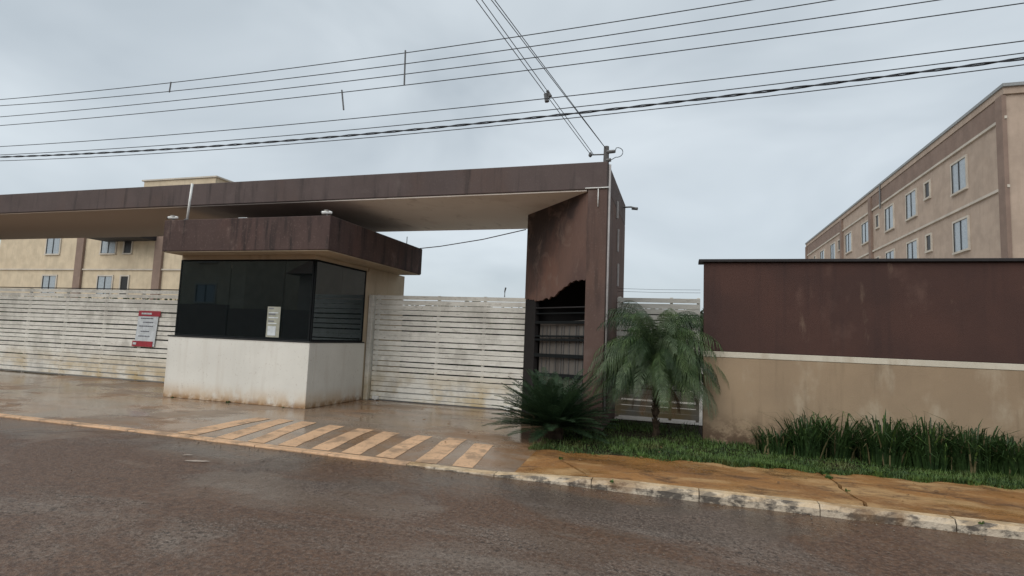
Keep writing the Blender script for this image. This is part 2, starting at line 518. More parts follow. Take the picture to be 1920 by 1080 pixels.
# floor markings: worn peach bars on the driveway apron, parts of one marking
mark = bpy.data.objects.new('driveway_marking', None); COL.objects.link(mark)
tag(mark, kind='structure')
BARS = [(-5.97, -5.72, -6.05, -5.73, 6.90), (-5.62, -5.36, -5.42, -5.17, 6.95), (-5.22, -4.97, -4.95, -4.71, 6.95), (-4.70, -4.45, -4.51, -4.28, 6.88),
        (-4.21, -3.96, -4.07, -3.83, 6.82), (-3.80, -3.54, -3.66, -3.42, 6.78), (-3.29, -3.06, -3.22, -2.99, 6.77), (-2.86, -2.59, -2.73, -2.48, 6.79),
        (-2.42, -2.18, -2.30, -2.07, 6.60)]
for a0, a1, b0, b1, yt in BARS:
    m = MB(); ys = [5.60, 5.8, 6.1, 6.5, yt]
    vs = []
    for y in ys:
        t = (y - 5.60) / (yt - 5.60)
        for xa in (lin(b0, a0, t), lin(b1, a1, t)):
            vs.append((xa + rnd.uniform(-.008, .008), y + rnd.uniform(-.01, .01), drive_z(xa, y) + .004))
    m.add(vs, [(2 * i, 2 * i + 1, 2 * i + 3, 2 * i + 2) for i in range(4)])
    m.build('painted_bar', MAT['stripe'], mark)

# kerb: stones along the pavement, a dropped painted kerb along the driveway
kerb = bpy.data.objects.new('kerb', None); COL.objects.link(kerb)
tag(kerb, kind='structure')
x = -20.4
while x < 9:
    w = .98
    x1 = x + w
    m = MB()
    def ktop(q):
        return lin(lip_z(q) + .004, .004, min(1, max(0, (q + 1.95) / 1.3)))
    n = 10
    vs, fs = [], []
    for i in range(n + 1):
        q = lin(x + .004, x1 - .004, i / n)
        zt = ktop(q); zb = -.2
        j = rnd.uniform(-.007, .007)
        sl = .035 if q > -1.5 else .01
        vs += [(q, 5.455 + j, zb), (q, 5.455 + j, zt - sl + rnd.uniform(-.008, .004)), (q, 5.455 + sl * .7 + j, zt + rnd.uniform(-.003, .002)), (q, 5.575, zt), (q, 5.575, zb)]
    for i in range(n):
        for k in range(4):
            a = i * 5 + k
            fs.append((a, a + 5, a + 6, a + 1))
    fs += [(0, 1, 2, 3, 4), tuple(n * 5 + k for k in (4, 3, 2, 1, 0))]
    m.add(vs, fs)
    m.build('kerb_stone', MAT['stripe'] if x1 < -2.2 else MAT['kerb'], kerb)
    x = x1

# pavement slabs right of the driveway
pv = bpy.data.objects.new('pavement', None); COL.objects.link(pv)
tag(pv, kind='structure')
def back_y(q): return 6.66 + .085 * (q + 1.6)
def jag_x(q, y):                    # a crooked broken joint
    return q + .012 * math.sin(y * 23 + q * 5) + .018 * math.sin(y * 9.3 + q * 3)
def slab(xa, xb, xa2, xb2):
    m = MB(); n, r_ = 10, 9
    vs = []
    for i in range(n + 1):
        jb = rnd.uniform(-.05, .05)
        for j in range(r_ + 1):
            t = j / r_
            f, g = lin(xa, xa2, t), lin(xb, xb2, t)
            q = lin(f, g, i / n)
            yy = lin(5.585, back_y(q) + jb * .8, t)
            if i == 0 or i == n: q = jag_x(q, yy)
            vs.append((q, yy, .004 + rnd.uniform(-.004, .003) - (.006 if j == 0 else 0)))
    k = r_ + 1
    top = [(i * k + j, (i + 1) * k + j, (i + 1) * k + j + 1, i * k + j + 1) for i in range(n) for j in range(r_)]
    o = len(vs)
    ring = [i * k for i in range(n + 1)] + [n * k + j for j in range(1, k)] + [i * k + r_ for i in range(n - 1, -1, -1)] + [j for j in range(r_ - 1, 0, -1)]
    vs += [(vs[q][0], vs[q][1], -.09) for q in ring]
    L_ = len(ring)
    m.add(vs, top + [(ring[i], o + i, o + (i + 1) % L_, ring[(i + 1) % L_]) for i in range(L_)])
    m.build('paving_slab', MAT['pave'], pv)
slab(-.83, 1.535, -1.60, 1.455)
slab(1.565, 4.2, 1.485, 4.16)
slab(4.22, 8.0, 4.19, 8.0)
m = MB(); vs = []                      # broken ramp flank between driveway and pavement
m.add([(-1.62, 6.5, 0), (-1.61, 6.66, .002), (-.85, 5.58, .0), (-1.62, 5.58, drive_z(-1.62, 5.58) + .0)], [(0, 3, 2, 1)])
m.build('paving_slab', MAT['pave'], pv)

# ------------------------------------------------------------------ entrance portico
por = thing('entrance_portico', (-1.23, 8.3, 0), 'long brown concrete entrance portico spanning over the gates and the guard booth', 'portico')
YF, YB = 8.30, 11.10
MB().box(-19.8, -1.08, YF, YB, 3.64, 4.065).build('beam', MAT['beam'], por, .012)
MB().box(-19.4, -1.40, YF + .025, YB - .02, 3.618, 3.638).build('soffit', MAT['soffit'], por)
MB().box(-1.38, -1.08, YF, YB, 0, 3.638).build('side_wall', MAT['column'], por, .012)
MB().box(-19.8, -19.5, YF, YB, 0, 3.616).build('side_wall', MAT['column'], por, .012)
# oblique cladding panel with its ragged lower edge
A, B = Vector((-1.385, 8.345, 0)), Vector((-2.74, 9.80, 0))
U = B - A
Nn = Vector((-U.y, U.x, 0)).normalized()      # towards the back
if Nn.y < 0: Nn = -Nn
def pp(u, z, d=0.0): return A + U * u + Nn * d + Vector((0, 0, z))
edge = [(0, 2.262), (.05, 2.258), (.087, 2.252), (.13, 2.25), (.175, 2.236), (.218, 2.233), (.26, 2.21), (.314, 2.196), (.35, 2.155), (.404, 2.109),
        (.44, 2.07), (.488, 2.047), (.56, 2.018), (.60, 2.02), (.642, 2.004), (.70, 1.985), (.765, 1.978), (.80, 2.0), (.856, 2.017), (.91, 2.03), (.96, 2.047), (1.0, 2.05)]
fine = []
for (u0, z0), (u1, z1) in zip(edge, edge[1:]):
    for k in range(2):
        fine.append((lin(u0, u1, k / 2), lin(z0, z1, k / 2) + rnd.uniform(-.024, .018)))
fine.append(edge[-1])
m = MB(); vs = []
for u, z in fine:
    for d in (0, .035):
        vs += [pp(u, z, d), pp(u, 3.617, d)]
k = len(fine)
fs = []
for i in range(k - 1):
    a, b = i * 4, (i + 1) * 4
    fs += [(a, b, b + 1, a + 1), (a + 2, a + 3, b + 3, b + 2), (a, a + 2, b + 2, b)]
fs += [((k - 1) * 4, (k - 1) * 4 + 2, (k - 1) * 4 + 3, (k - 1) * 4 + 1)]
m.add(vs, fs)
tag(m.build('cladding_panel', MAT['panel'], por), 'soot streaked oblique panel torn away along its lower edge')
# dark recess behind: shade liner, end post, sheet with ribs, shelf bars
MB().box(-1.387, -1.381, 8.42, 9.78, 0, 3.6).box(-2.72, -1.387, 9.782, 9.80, 0, 3.6).build('recess_shade_liner', MAT['blackish'], por)  # unlit depth of the recess, put into a near-black lining
MB().prism([pp(.80, 0, .01), pp(.99, 0, .01), pp(.99, 2.2, .01), pp(.80, 2.2, .01)], Nn * .08).build('recess_post', MAT['blackish'], por, .006)
m = MB()
m.prism([pp(.015, .35, .07), pp(.80, .35, .12), pp(.80, 1.60, .12), pp(.015, 1.64, .07)], Nn * .012)
m.build('back_sheet', MAT['greysheet'], por)
for i, u in enumerate((.06, .13, .17, .27, .36, .40, .49, .60, .66, .74)):
    z0, z1 = (.4, 1.55)
    dd = .066 + .064 * u
    MB().prism([pp(u, z0, dd), pp(u + .009, z0, dd), pp(u + .009, z1, dd), pp(u, z1, dd)], -Nn * .008).build('sheet_rib', MAT['grey'], por)
for (za, zb, th) in ((1.835, 1.865, .020), (1.745, 1.765, .022), (1.60, 1.61, .045), (1.385, 1.372, .030), (1.325, 1.31, .035), (1.075, 1.04, .06), (.77, .71, .06), (.46, .38, .05)):
    MB().prism([pp(.01, za - th / 2, .012), pp(.80, zb - th / 2, .012), pp(.80, zb + th / 2, .012), pp(.01, za + th / 2, .012)], Nn * .045).build('shelf_bar', MAT['frame'] if th > .021 else MAT['cap'], por, .004)
# conduits on the corner and under the beam
MB().tube([(-1.055, 8.335, .3), (-1.055, 8.335, 4.02)], .017, 8).build('conduit', MAT['conduit'], por, smooth=True)
MB().tube([(-1.42, 8.285, 3.652), (-1.09, 8.285, 3.652), (-1.065, 8.30, 3.66)], .010, 6).build('conduit', MAT['whiteplastic'], por, smooth=True)
MB().tube([(-1.22, 8.287, 3.64), (-1.22, 8.287, 3.36)], .008, 6).build('conduit', MAT['whiteplastic'], por, smooth=True)
for yy, z0, z1 in ((9.55, 3.45, 3.75), (9.75, 2.9, 3.3), (9.85, 2.3, 2.7)):
    MB().box(-1.078, -1.05, yy - .03, yy + .03, z0, z1).build('cable_clip', MAT['conduit'], por, .004)
m = MB(); m.tube([(-1.07, 10.6, 3.90), (-.92, 10.55, 3.89), (-.86, 10.5, 3.86)], .016, 6); m.tube([(-.90, 10.54, 3.86), (-.80, 10.5, 3.84)], .03, 6)
m.build('wire_bracket', MAT['grey'], por)

# drop post on the roof edge
post = thing('service_post', (-1.13, 8.42, 4.065), 'short dark service post holding cable insulators on the portico corner', 'post')
MB().tube([(-1.13, 8.42, 4.067), (-1.13, 8.42, 4.34)], [.045, .04], 8).build('pole', MAT['wood'], post, smooth=False)
MB().tube([(-1.36, 8.40, 4.215), (-1.12, 8.42, 4.215)], .011, 6).build('arm', MAT['grey'], post)
MB().tube([(-1.375, 8.40, 4.18), (-1.375, 8.40, 4.20), (-1.375, 8.40, 4.225), (-1.375, 8.40, 4.255)], [.012, .03, .03, .012], 8).build('insulator', MAT['grey'], post)
MB().tube([(-1.12, 8.40, 4.245), (-1.0, 8.39, 4.245), (-.985, 8.39, 4.245)], [.03, .028, .02], 8).build('insulator', MAT['grey'], post)
MB().tube([(-1.12, 8.40, 4.11), (-1.055, 8.39, 4.115)], .03, 8).build('insulator', MAT['grey'], post)
lp = [(-.99, 8.38, 4.25)] + [(-.955 + .085 * math.sin(t), 8.36, 4.215 + .075 * math.cos(t)) for t in np.linspace(-.2, 3.4, 12)] + [(-1.05, 8.38, 4.11)]
MB().tube(lp, .006, 5).build('cable_loop', MAT['cable'], post)

# ------------------------------------------------------------------ guard booth
bo = thing('guard_booth', (-7.5, 8.02, 0), 'white guard booth with dark tinted windows and a heavy brown flat roof', 'guard booth')
BX0, BX1, BY0, BY1 = -9.06, -5.985, 8.02, 11.25
# lower wall as four butted pieces in one mesh (room inside stays hollow)
m = MB()
m.box(BX0, BX1, BY0, BY0 + .14, 0, 1.105)
m.box(BX1 - .14, BX1, BY0 + .14, 9.74, 0, 1.105)
m.box(BX0, BX0 + .14, BY0 + .14, 9.74, 0, 1.105)
m.build('lower_wall', MAT['white'], bo, .010)
m = MB()
m.box(BX1 - .14, BX1 - .006, 9.745, BY1, 0, 2.612)
m.box(BX0 + .006, BX0 + .14, 9.745, BY1, 0, 2.612)
m.box(BX0 + .14, BX1 - .14, BY1 - .14, BY1 - .004, 0, 2.612)
m.build('rear_wall', MAT['cream'], bo, .008)
m = MB()
m.box(BX0 + .14, BX1 - .02, BY0 + .01, BY0 + .12, 2.535, 2.612)
m.box(BX1 - .13, BX1 - .02, BY0 + .12, 9.742, 2.535, 2.612)
m.build('lintel', MAT['cream'], bo, .006)
m = MB()
m.box(BX0 - .01, BX1 + .012, BY0 - .014, BY0 + .15, 1.107, 1.128)
m.box(BX1 - .15, BX1 + .012, BY0 + .15, 9.70, 1.107, 1.128)
m.build('window_sill', MAT['black'], bo, .004)
# roof: fascia box with cream underside
MB().box(-8.95, -5.46, 7.62, 11.0, 2.626, 3.195).build('roof', MAT['fascia'], bo, .014)
MB().box(-8.93, -5.48, 7.64, 10.98, 2.613, 2.625).build('roof_soffit', MAT['cream'], bo)
# windows
def booth_window(p0, p1, panes, inward):
    """window from p0 to p1 (plan), frame and panes"""
    p0, p1 = Vector((*p0, 0)), Vector((*p1, 0))
    t = (p1 - p0)
    inw = Vector((*inward, 0))
    z0, z1 = 1.13, 2.533
    m = MB()
    e0 = .014 / t.length
    def bar(a, b, za, zb, off=0.0, th=.045):
        q0, q1 = p0 + t * a + inw * off, p0 + t * b + inw * off
        m.prism([q0 + Vector((0, 0, za)), q1 + Vector((0, 0, za)), q1 + Vector((0, 0, zb)), q0 + Vector((0, 0, zb))], inw * th)
    L = t.length
    e = .03 / L
    bar(e, 1 - e, z0, z0 + .03); bar(e, 1 - e, z1 - .03, z1)
    bar(0, e, z0, z1); bar(1 - e, 1, z0, z1)
    w = m.build('window', MAT['frame'], bo)
    for a, b in zip(panes, panes[1:]):
        g = MB()
        q0, q1 = p0 + t * (a + .0012) + inw * .006, p0 + t * (b - .0012) + inw * .006
        g.prism([q0 + Vector((0, 0, z0 + .02)), q1 + Vector((0, 0, z0 + .02)), q1 + Vector((0, 0, z1 - .02)), q0 + Vector((0, 0, z1 - .02))], inw * .006)
        g.build('pane', MAT['glass'], w)
booth_window((-8.94, 8.04), (-6.02, 8.04), [0, .40, .80, 1.0], (0, 1))
booth_window((-5.995, 8.06), (-5.995, 9.66), [0, .5, 1.0], (-1, 0))
booth_window((-8.935, 8.09), (-8.935, 9.66), [0, 1.0], (1, 0))
MB().box(-6.12, -5.99, 9.665, 9.74, 1.13, 2.533).build('window_post', MAT['cream'], bo, .004)
MB().box(-8.9, -6.13, 8.18, 11.1, -.001, .03).build('floor', MAT['blackish'], bo)
MB().box(-8.91, -6.13, 10.98, 11.1, .031, 2.60).build('inner_wall', MAT['interior'], bo)
MB().box(-7.25, -6.75, 10.93, 10.975, .03, 2.2).build('inner_door', MAT['blackish'], bo, .006)
MB().box(-8.5, -7.7, 10.94, 10.975, 1.5, 2.1).build('notice_board', MAT['greysheet'], bo, .006)
MB().box(-8.7, -6.4, 8.25, 8.65, .95, 1.0).build('counter', MAT['blackish'], bo, .004)

notice = thing('notice', (-6.76, 8.03, 1.43), 'pale yellowed notice stuck on the dark front glass of the guard booth', 'notice')
MB().box(-6.90, -6.63, 8.028, 8.036, 1.17, 1.70).build('sheet', MAT['notice'], notice)
for i, (z, w) in enumerate(((1.66, .10), (1.585, .20), (1.56, .14), (1.50, .2), (1.44, .12), (1.40, .18))):
    MB().box(-6.87, -6.87 + w, 8.024, 8.0278, z, z + .018).build('printed_line', MAT['paper'] if i % 2 else MAT['ink'], notice)
MB().box(-6.87, -6.70, 8.024, 8.0278, 1.20, 1.36).build('printed_block', MAT['paper'], notice)
sb = MB(); sb.box(-7.50, -7.37, 8.05, 8.12, 1.129, 1.165)
tag(sb.build('small_box', MAT['whiteplastic'], None, .006), 'small white box lying on the booth window sill', 'box')
chair = thing('office_chair', (-7.3, 9.0, .03), 'dim dark office chair behind the booth glass', 'chair')
MB().box(-7.55, -7.05, 8.8, 9.25, .46, .55).build('seat', MAT['black'], chair, .02)
MB().box(-7.52, -7.08, 9.22, 9.29, .62, 1.30).build('backrest', MAT['black'], chair, .03)
MB().tube([(-7.3, 9.0, .06), (-7.3, 9.0, .46)], .03, 8).build('stem', MAT['grey'], chair)
MB().box(-7.55, -7.05, 8.97, 9.03, .031, .07).box(-7.33, -7.27, 8.78, 8.965, .031, .07).box(-7.33, -7.27, 9.035, 9.25, .031, .07).build('base', MAT['grey'], chair, .01)

# white mast, two cameras and a lamp on the booth roof
mast = thing('white_mast', (-8.53, 7.72, 3.195), 'thin white pipe mast standing on the front edge of the booth roof', 'mast')
MB().tube([(-8.545, 7.72, 3.197), (-8.50, 7.72, 3.88)], .020, 8).build('pipe', MAT['whiteplastic'], mast, smooth=True)
MB().tube([(-8.548, 7.72, 3.196), (-8.546, 7.72, 3.225)], .04, 8).build('base_flange', MAT['grey'], mast)
def security_camera(x, y, dx, label):
    t = thing('security_camera', (x, y, 3.195), label, 'camera', 'security cameras on the booth roof')
    MB().tube([(x, y, 3.197), (x, y, 3.24)], .018, 6).build('bracket', MAT['grey'], t)
    MB().tube([(x - dx * .07, y + .03, 3.262), (x - dx * .05, y + .02, 3.265), (x + dx * .07, y - .05, 3.25)], [.018, .028, .028], 8).build('housing', MAT['whiteplastic'], t, smooth=False)
    MB().tube([(x + dx * .072, y - .052, 3.2495), (x + dx * .082, y - .058, 3.248)], .024, 8).build('lens', MAT['black'], t)
    MB().box(x - .035, x + .035, y - .045, y + .04, 3.290, 3.296).build('sun_shield', MAT['whiteplastic'], t)
security_camera(-5.60, 7.72, -1, 'white security camera on the right front corner of the booth roof')
security_camera(-8.86, 7.72, -1, 'white security camera on the left front corner of the booth roof')
ln = thing('flood_lamp', (-7.3, 7.74, 3.195), 'low white lamp lying on the booth roof between the two cameras', 'lamp')
MB().box(-7.39, -7.21, 7.70, 7.78, 3.197, 3.222).build('lamp_body', MAT['whiteplastic'], ln, .005)
MB().box(-7.37, -7.23, 7.694, 7.699, 3.2, 3.22).build('diffuser', MAT['paper'], ln)
rod = MB(); rod.tube([(-5.75, 10.8, 3.196), (-5.75, 10.8, 3.44)], .008, 6)

# ------------------------------------------------------------------ gates and fence
def slatted(name, x0, x1, yy, z0, z1, label, cat, posts, pitch=.1, h=.084, mat='slat'):
    g = thing(name, ((x0 + x1) / 2, yy, 0), label, cat)
    cx, n = (x0 + x1) / 2, int(round((z1 - z0) / pitch))
    w = (x1 - x0)
    proto = None
    for i in range(n):
        z = z0 + pitch * (i + .5)
        tilt = rnd.uniform(-.0030, .0030); dz = rnd.uniform(-.008, .008)
        if proto is None:
            m = MB()
            k = 12
            vs, fs = [], []
            for j in range(k + 1):
                q = cx - w / 2 + w * j / k
                b = .003 * math.sin(j * 2.1)
                vs += [(q, yy - .012 + b, -h / 2), (q, yy - .012 + b, h / 2), (q, yy + .006 + b, h / 2), (q, yy + .006 + b, -h / 2)]
            for j in range(k):
                for e in range(4):
                    fs.append((j * 4 + e, j * 4 + (e + 1) % 4, j * 4 + 4 + (e + 1) % 4, j * 4 + 4 + e))
            fs += [(3, 2, 1, 0), tuple(k * 4 + e for e in range(4))]
            m.add(vs, fs)
            proto = m.build('slat', MAT[mat], g)
            o = proto
            o.location = (0, 0, (z + dz) * S)
        else:
            o = share(proto, 'slat', g, (0, rnd.uniform(-.003, .003), z + dz), scale=(1, 1, rnd.uniform(.9, 1.07)))
        o.rotation_euler = (rnd.uniform(-.05, .05), tilt, 0)
        if i == 0: o.scale = (1, 1, 1)
    for px in posts:
        MB().box(px - .025, px + .025, yy + .02, yy + .07, z0 - .02, z1).build('upright', MAT['slat'], g, .003)
    return g


gate = slatted('sliding_gate', -5.86, -2.0, 9.87, .07, 2.08, 'white slatted sliding gate between the booth and the portico column', 'gate', (-5.82, -4.5, -3.55, -2.72, -2.05), .1005)
MB().box(-5.87, -1.99, 9.852, 9.893, .018, .062).build('bottom_rail', MAT['slat'], gate, .004)
for px in (-5.72, -3.0):
    m = MB(); m.tube([(px, 9.80, .035), (px, 9.85, .035)], .035, 10); m.box(px - .06, px + .06, 9.79, 9.848, .02, .085)
    m.build('roller', MAT['whiteplastic'], gate)
tag(MB().box(-5.95, -1.7, 9.84, 9.905, .0, .014).build('gate_track', MAT['grey']), 'steel floor track under the white sliding gate', 'track')
jp = MB(); jp.box(-5.978, -5.885, 9.78, 9.92, 0, 2.07)
tag(jp.build('gate_post', MAT['slat'], None, .006), 'white gate post at the right rear corner of the guard booth', 'post')
gl = slatted('entry_gate', -19.3, -9.10, 9.87, .03, 2.10, 'white slatted gate left of the guard booth, yellowed near the ground', 'gate', (-19.2, -17.4, -15.8, -14.5, -13.2, -12.05, -10.6, -9.2), .1035)
MB().box(-19.3, -9.10, 9.855, 9.89, 2.105, 2.125).build('top_rail', MAT['black'], gl)
fn = slatted('slat_fence', -1.065, .318, 9.87, .06, 2.12, 'white slatted fence panel between the portico column and the brown wall', 'fence', (-1.03, -.15, .29), .098, .083, 'slat_grey')

sign = thing('sign', (-11.75, 9.80, 1.2), 'white sign with red header and footer tied on the left gate', 'sign')
def skew(z): return .03 * (z - 1.2) / .4
def plate(x0, x1, z0, z1, y, m_, nm):
    MB().prism([(x0 + skew(z0), y, z0), (x1 + skew(z0), y, z0), (x1 + skew(z1), y, z1), (x0 + skew(z1), y, z1)], (0, .006, 0)).build(nm, m_, sign)
plate(-12.07, -11.47, .80, 1.60, 9.828, MAT['paper'], 'board')
plate(-12.07, -11.42, 1.49, 1.615, 9.820, MAT['red'], 'header_band')
plate(-12.13, -11.52, .79, .915, 9.820, MAT['red'], 'footer_band')
xx = -11.97
for w in (.05, .03, .06, .04, .05, .03, .05):
    plate(xx, xx + w * .8, 1.53, 1.57, 9.813, MAT['paper'], 'print_mark'); xx += w
for w0, w1, z in ((-11.98, -11.62, 1.43), (-11.9, -11.6, 1.34), (-12.0, -11.58, 1.25), (-11.93, -11.68, 1.13), (-11.98, -11.65, 1.02)):
    xx = w0
    while xx < w1:
        w = rnd.uniform(.02, .06)
        plate(xx, min(w1, xx + w), z, z + .022, 9.821, MAT['ink'], 'print_mark'); xx += w + .015
plate(-12.10, -12.0, .83, .88, 9.813, MAT['paper'], 'print_mark')

spike = thing('gate_spike', (-3.165, 9.88, 2.08), 'small bent metal spike on top of the white sliding gate', 'spike')
MB().tube([(-3.165, 9.90, 2.08), (-3.165, 9.90, 2.19), (-3.15, 9.90, 2.26)], [.012, .012, .016], 6).build('rod', MAT['grey'], spike)

# ------------------------------------------------------------------ right wall
wl = thing('perimeter_wall', (2.5, 8.4, 0), 'tall wall painted dark brown above and beige below with a pale band', 'wall')
WX0, WX1, WY = .318, 14.0, 8.33
MB().box(WX0, WX1, WY, WY + .20, 1.248, 2.505).build('upper_wall', MAT['wall_brown'], wl, .008)
MB().box(WX0 - .004, WX1, WY - .006, WY + .206, 1.168, 1.246).build('band', MAT['band'], wl, .004)
MB().box(WX0, WX1, WY, WY + .20, -.1, 1.166).build('lower_wall', MAT['wall_beige'], wl, .008)
MB().box(WX0 - .075, WX1, WY - .05, WY + .25, 2.507, 2.548).build('coping', MAT['cap'], wl, .006)

# ------------------------------------------------------------------ apartment blocks
def block_window(parent, c, along, out, w, h, dark=False, panes=2):
    """c: centre on the facade"""
    c, a, o = Vector(c), Vector(along), Vector(out)
    zv = Vector((0, 0, 1))
    m = MB()
    t = .10
    def rect(u0, u1, z0, z1, d0, d1):
        m.prism([c + a * u0 + zv * z0 + o * d0, c + a * u1 + zv * z0 + o * d0, c + a * u1 + zv * z1 + o * d0, c + a * u0 + zv * z1 + o * d0], o * (d1 - d0))
    rect(-w / 2 - t, w / 2 + t, h / 2, h / 2 + t, .0, .07); rect(-w / 2 - t, w / 2 + t, -h / 2 - t, -h / 2, .0, .11)
    rect(-w / 2 - t, -w / 2, -h / 2, h / 2, .0, .07); rect(w / 2, w / 2 + t, -h / 2, h / 2, .0, .07)
    wi = m.build('window', MAT['flat_white'], parent)
    for k in range(panes):
        m = MB()
        u0, u1 = -w / 2 + w * k / panes + .01, -w / 2 + w * (k + 1) / panes - .01
        rect(u0, u1, -h / 2 + .01, h / 2 - .01, .004, .02 + .01 * k)
        m.build('pane', MAT['darkpane'] if dark else MAT['pane'], wi)
    if not dark:
        m = MB()
        for k in range(panes + 1):
            u = -w / 2 + w * k / panes
            rect(max(u - .03, -w / 2), min(u + .03, w / 2), -h / 2 + .005, h / 2 - .005, .035, .06)
        m.build('sash', MAT['black'] if panes > 1 else MAT['grey'], wi)


ap = thing('apartment_block', (17, 48, 0), 'long beige apartment block receding beyond the brown wall at the right', 'apartment block')
AX = 13.235
MB().box(AX, 24, 28, 67, 0, 12.55).build('facade', MAT['flat_beige'], ap)
MB().box(AX - .10, 24.1, 27.9, 67.1, 12.56, 12.86).build('parapet', MAT['flat_beige'], ap)
MB().box(AX - .16, 24.2, 27.8, 67.2, 12.862, 13.0).build('roof_edge', MAT['roofmetal'], ap)
for y0, y1 in ((28.3, 45.1), (53.5, 66.9)):
    MB().box(AX - .06, AX - .002, y0, y1, 11.62, 12.54).build('brown_panel', MAT['flat_brown'], ap)
for z in (11.48, 8.48):
    for y0, y1 in ((27.9, 45.2), (45.8, 52.8), (53.4, 67.1)):
        MB().box(AX - .09, AX - .002, y0, y1, z, z + .12).build('string_course', MAT['flat_white'], ap)
for y in (28.2, 45.5, 53.1, 66.9):
    MB().box(AX - .16, AX - .002, y - .26, y + .26, 0, 12.54).build('pilaster', MAT['flat_brown'], ap)
MB().tube([(AX - .15, 43.2, 11.2), (AX - .15, 43.2, 12.9)], .05, 6).build('downpipe', MAT['grey'], ap)
for zc in (10.22, 7.22):
    for y, w, kind in ((41.85, 1.45, 0), (38.2, 1.45, 0), (35.9, .6, 1), (32.2, 1.45, 0), (44.2, .55, 1), (46.85, 1.6, 0), (51.2, 1.6, 0), (54.0, .6, 1), (56.1, 1.5, 0), (60.0, 1.5, 0), (63.2, .6, 1)):
        if kind: block_window(ap, (AX, y, zc + .28), (0, -1, 0), (-1, 0, 0), w, .85, True, 1)
        else: block_window(ap, (AX, y, zc), (0, -1, 0), (-1, 0, 0), w, 1.5)

al = thing('apartment_block', (-36, 32, 0), 'beige apartment block with a roof tank room behind the left gate', 'apartment block')
MB().box(-52, -31.2, 30, 40, 0, 10.3).build('facade', MAT['flat_cream'], al)
MB().box(-52.1, -31.1, 29.9, 40.1, 10.31, 10.6).build('parapet', MAT['roofmetal'], al)
MB().box(-38.0, -31.4, 30.4, 36, 10.61, 11.75).build('tank_room', MAT['flat_cream'], al)
MB().box(-38.15, -31.25, 30.3, 36.1, 11.76, 11.86).build('tank_room_roof', MAT['flat_white'], al)
for z in (5.1, 8.1):
    MB().box(-52, -31.2, 29.9, 29.998, z, z + .1).build('string_course', MAT['flat_white'], al)
for px in (-35.35, -43.0):
    MB().box(px - .35, px + .35, 29.82, 29.998, 0, 10.3).build('pilaster', MAT['flat_brown'], al)
for zc in (7.0, 4.0):
    for px, w, dk in ((-40.3, 1.4, 0), (-46, 1.4, 0), (-38.4, .7, 1)):
        block_window(al, (px, 30, zc), (1, 0, 0), (0, -1, 0), w, 1.3, bool(dk), 1 if dk else 2)
MB().prism([(-40.5, 28.4, 7.20), (-40.5, 29.9, 7.20), (-40.5, 29.9, 7.75), (-40.5, 28.4, 7.32)], (4.9, 0, 0)).build('window_canopy', MAT['cap'], al)

# house across the street, mirrored in the booth glass
hs = thing('house', (-9, -13, 0), 'plain house across the street mirrored in the dark booth glass', 'house')
MB().box(-25.2, 6, -10.2, -10.0, -.1, 2.4).build('front_wall', MAT['flat_brown'], hs)
MB().box(-22, 5, -18, -12, 0, 4.6).build('walls', MAT['flat_beige'], hs)
MB().prism([(-22.6, -18.6, 4.62), (-22.6, -11.4, 4.62), (-22.6, -15, 6.4)], (28.2, 0, 0)).build('roof', MAT['rust'], hs)
for px in (-18, -13.5, -9, -4, 1):
    block_window(hs, (px, -12, 3.5), (1, 0, 0), (0, 1, 0), 1.3, 1.0)

hs2 = thing('house', (-42, -13, 0), 'taller cream house farther left across the street mirrored in the booth glass', 'house')
MB().box(-62, -25.3, -10.2, -10.0, -.1, 2.6).build('front_wall', MAT['flat_brown'], hs2)
MB().box(-60, -26, -18, -12, 0, 7.4).build('walls', MAT['flat_cream'], hs2)
MB().prism([(-60.6, -18.6, 7.42), (-60.6, -11.4, 7.42), (-60.6, -15, 9.2)], (35.2, 0, 0)).build('roof', MAT['rust'], hs2)
for px in (-52, -46, -40, -34, -29):
    for zc in (3.4, 6.0):
        block_window(hs2, (px, -12, zc), (1, 0, 0), (0, 1, 0), 1.5, 1.1)

# far tree line behind the gates
m = MB(); rr = random.Random(3)
for i in range(5200):
    xx = rr.uniform(-62, 4); top = 3.75 + .5 * math.sin(xx * .6) + .3 * math.sin(xx * 1.7)
    zz = top * (rr.random() ** .6); yy = 47 + rr.uniform(-1.4, 1.4)
    s_ = rr.uniform(.18, .38); a = rr.uniform(0, 6.28); b = rr.uniform(-.8, .8)
    u = Vector((math.cos(a), math.sin(a), 0)) * s_; v = Vector((-math.sin(a) * math.sin(b), math.cos(a) * math.sin(b), math.cos(b))) * s_
    c = Vector((xx, yy, zz))
    m.add([c - u, c - v * .6, c + u, c + v], [(0, 1, 2, 3)])
m.box(-62, 4, 48.6, 49, 0, 3.0)
tag(m.build('treeline', MAT['far']), kind='stuff')

def hedge(x0, x1, label):
    t = thing('hedge', ((x0 + x1) / 2, 14.2, 0), label, 'hedge')
    m = MB()
    for i in range(int((x1 - x0) * 420)):
        xx, zz, yy = rr.uniform(x0, x1), 2.16 * rr.random() ** .8, 13.75 + abs(rr.gauss(0, .10))
        s_ = rr.uniform(.03, .07); a = rr.uniform(0, 6.28); b = rr.uniform(-1, 1)
        u = Vector((math.cos(a), math.sin(a) * .5, math.sin(a * 3) * .4)) * s_; v = Vector((-math.sin(b) * .6, -.3, math.cos(b))) * s_
        c = Vector((xx, yy, zz)); m.add([c - u, c - v * .6, c + u, c + v], [(0, 1, 2, 3)])
    m.build('foliage', MAT['strap'], t)
    MB().box(x0 + .03, x1 - .03, 13.98, 14.6, 0, 2.08).build('dark_core', MAT['blackish'], t, .05)  # solid near-black box filling the hedge behind the leaves
hedge(-8.6, .24, 'dark hedge glimpsed through the slats of the sliding gate and the fence')
hedge(-27.0, -12.2, 'dark hedge glimpsed through the slats of the left entry gate')

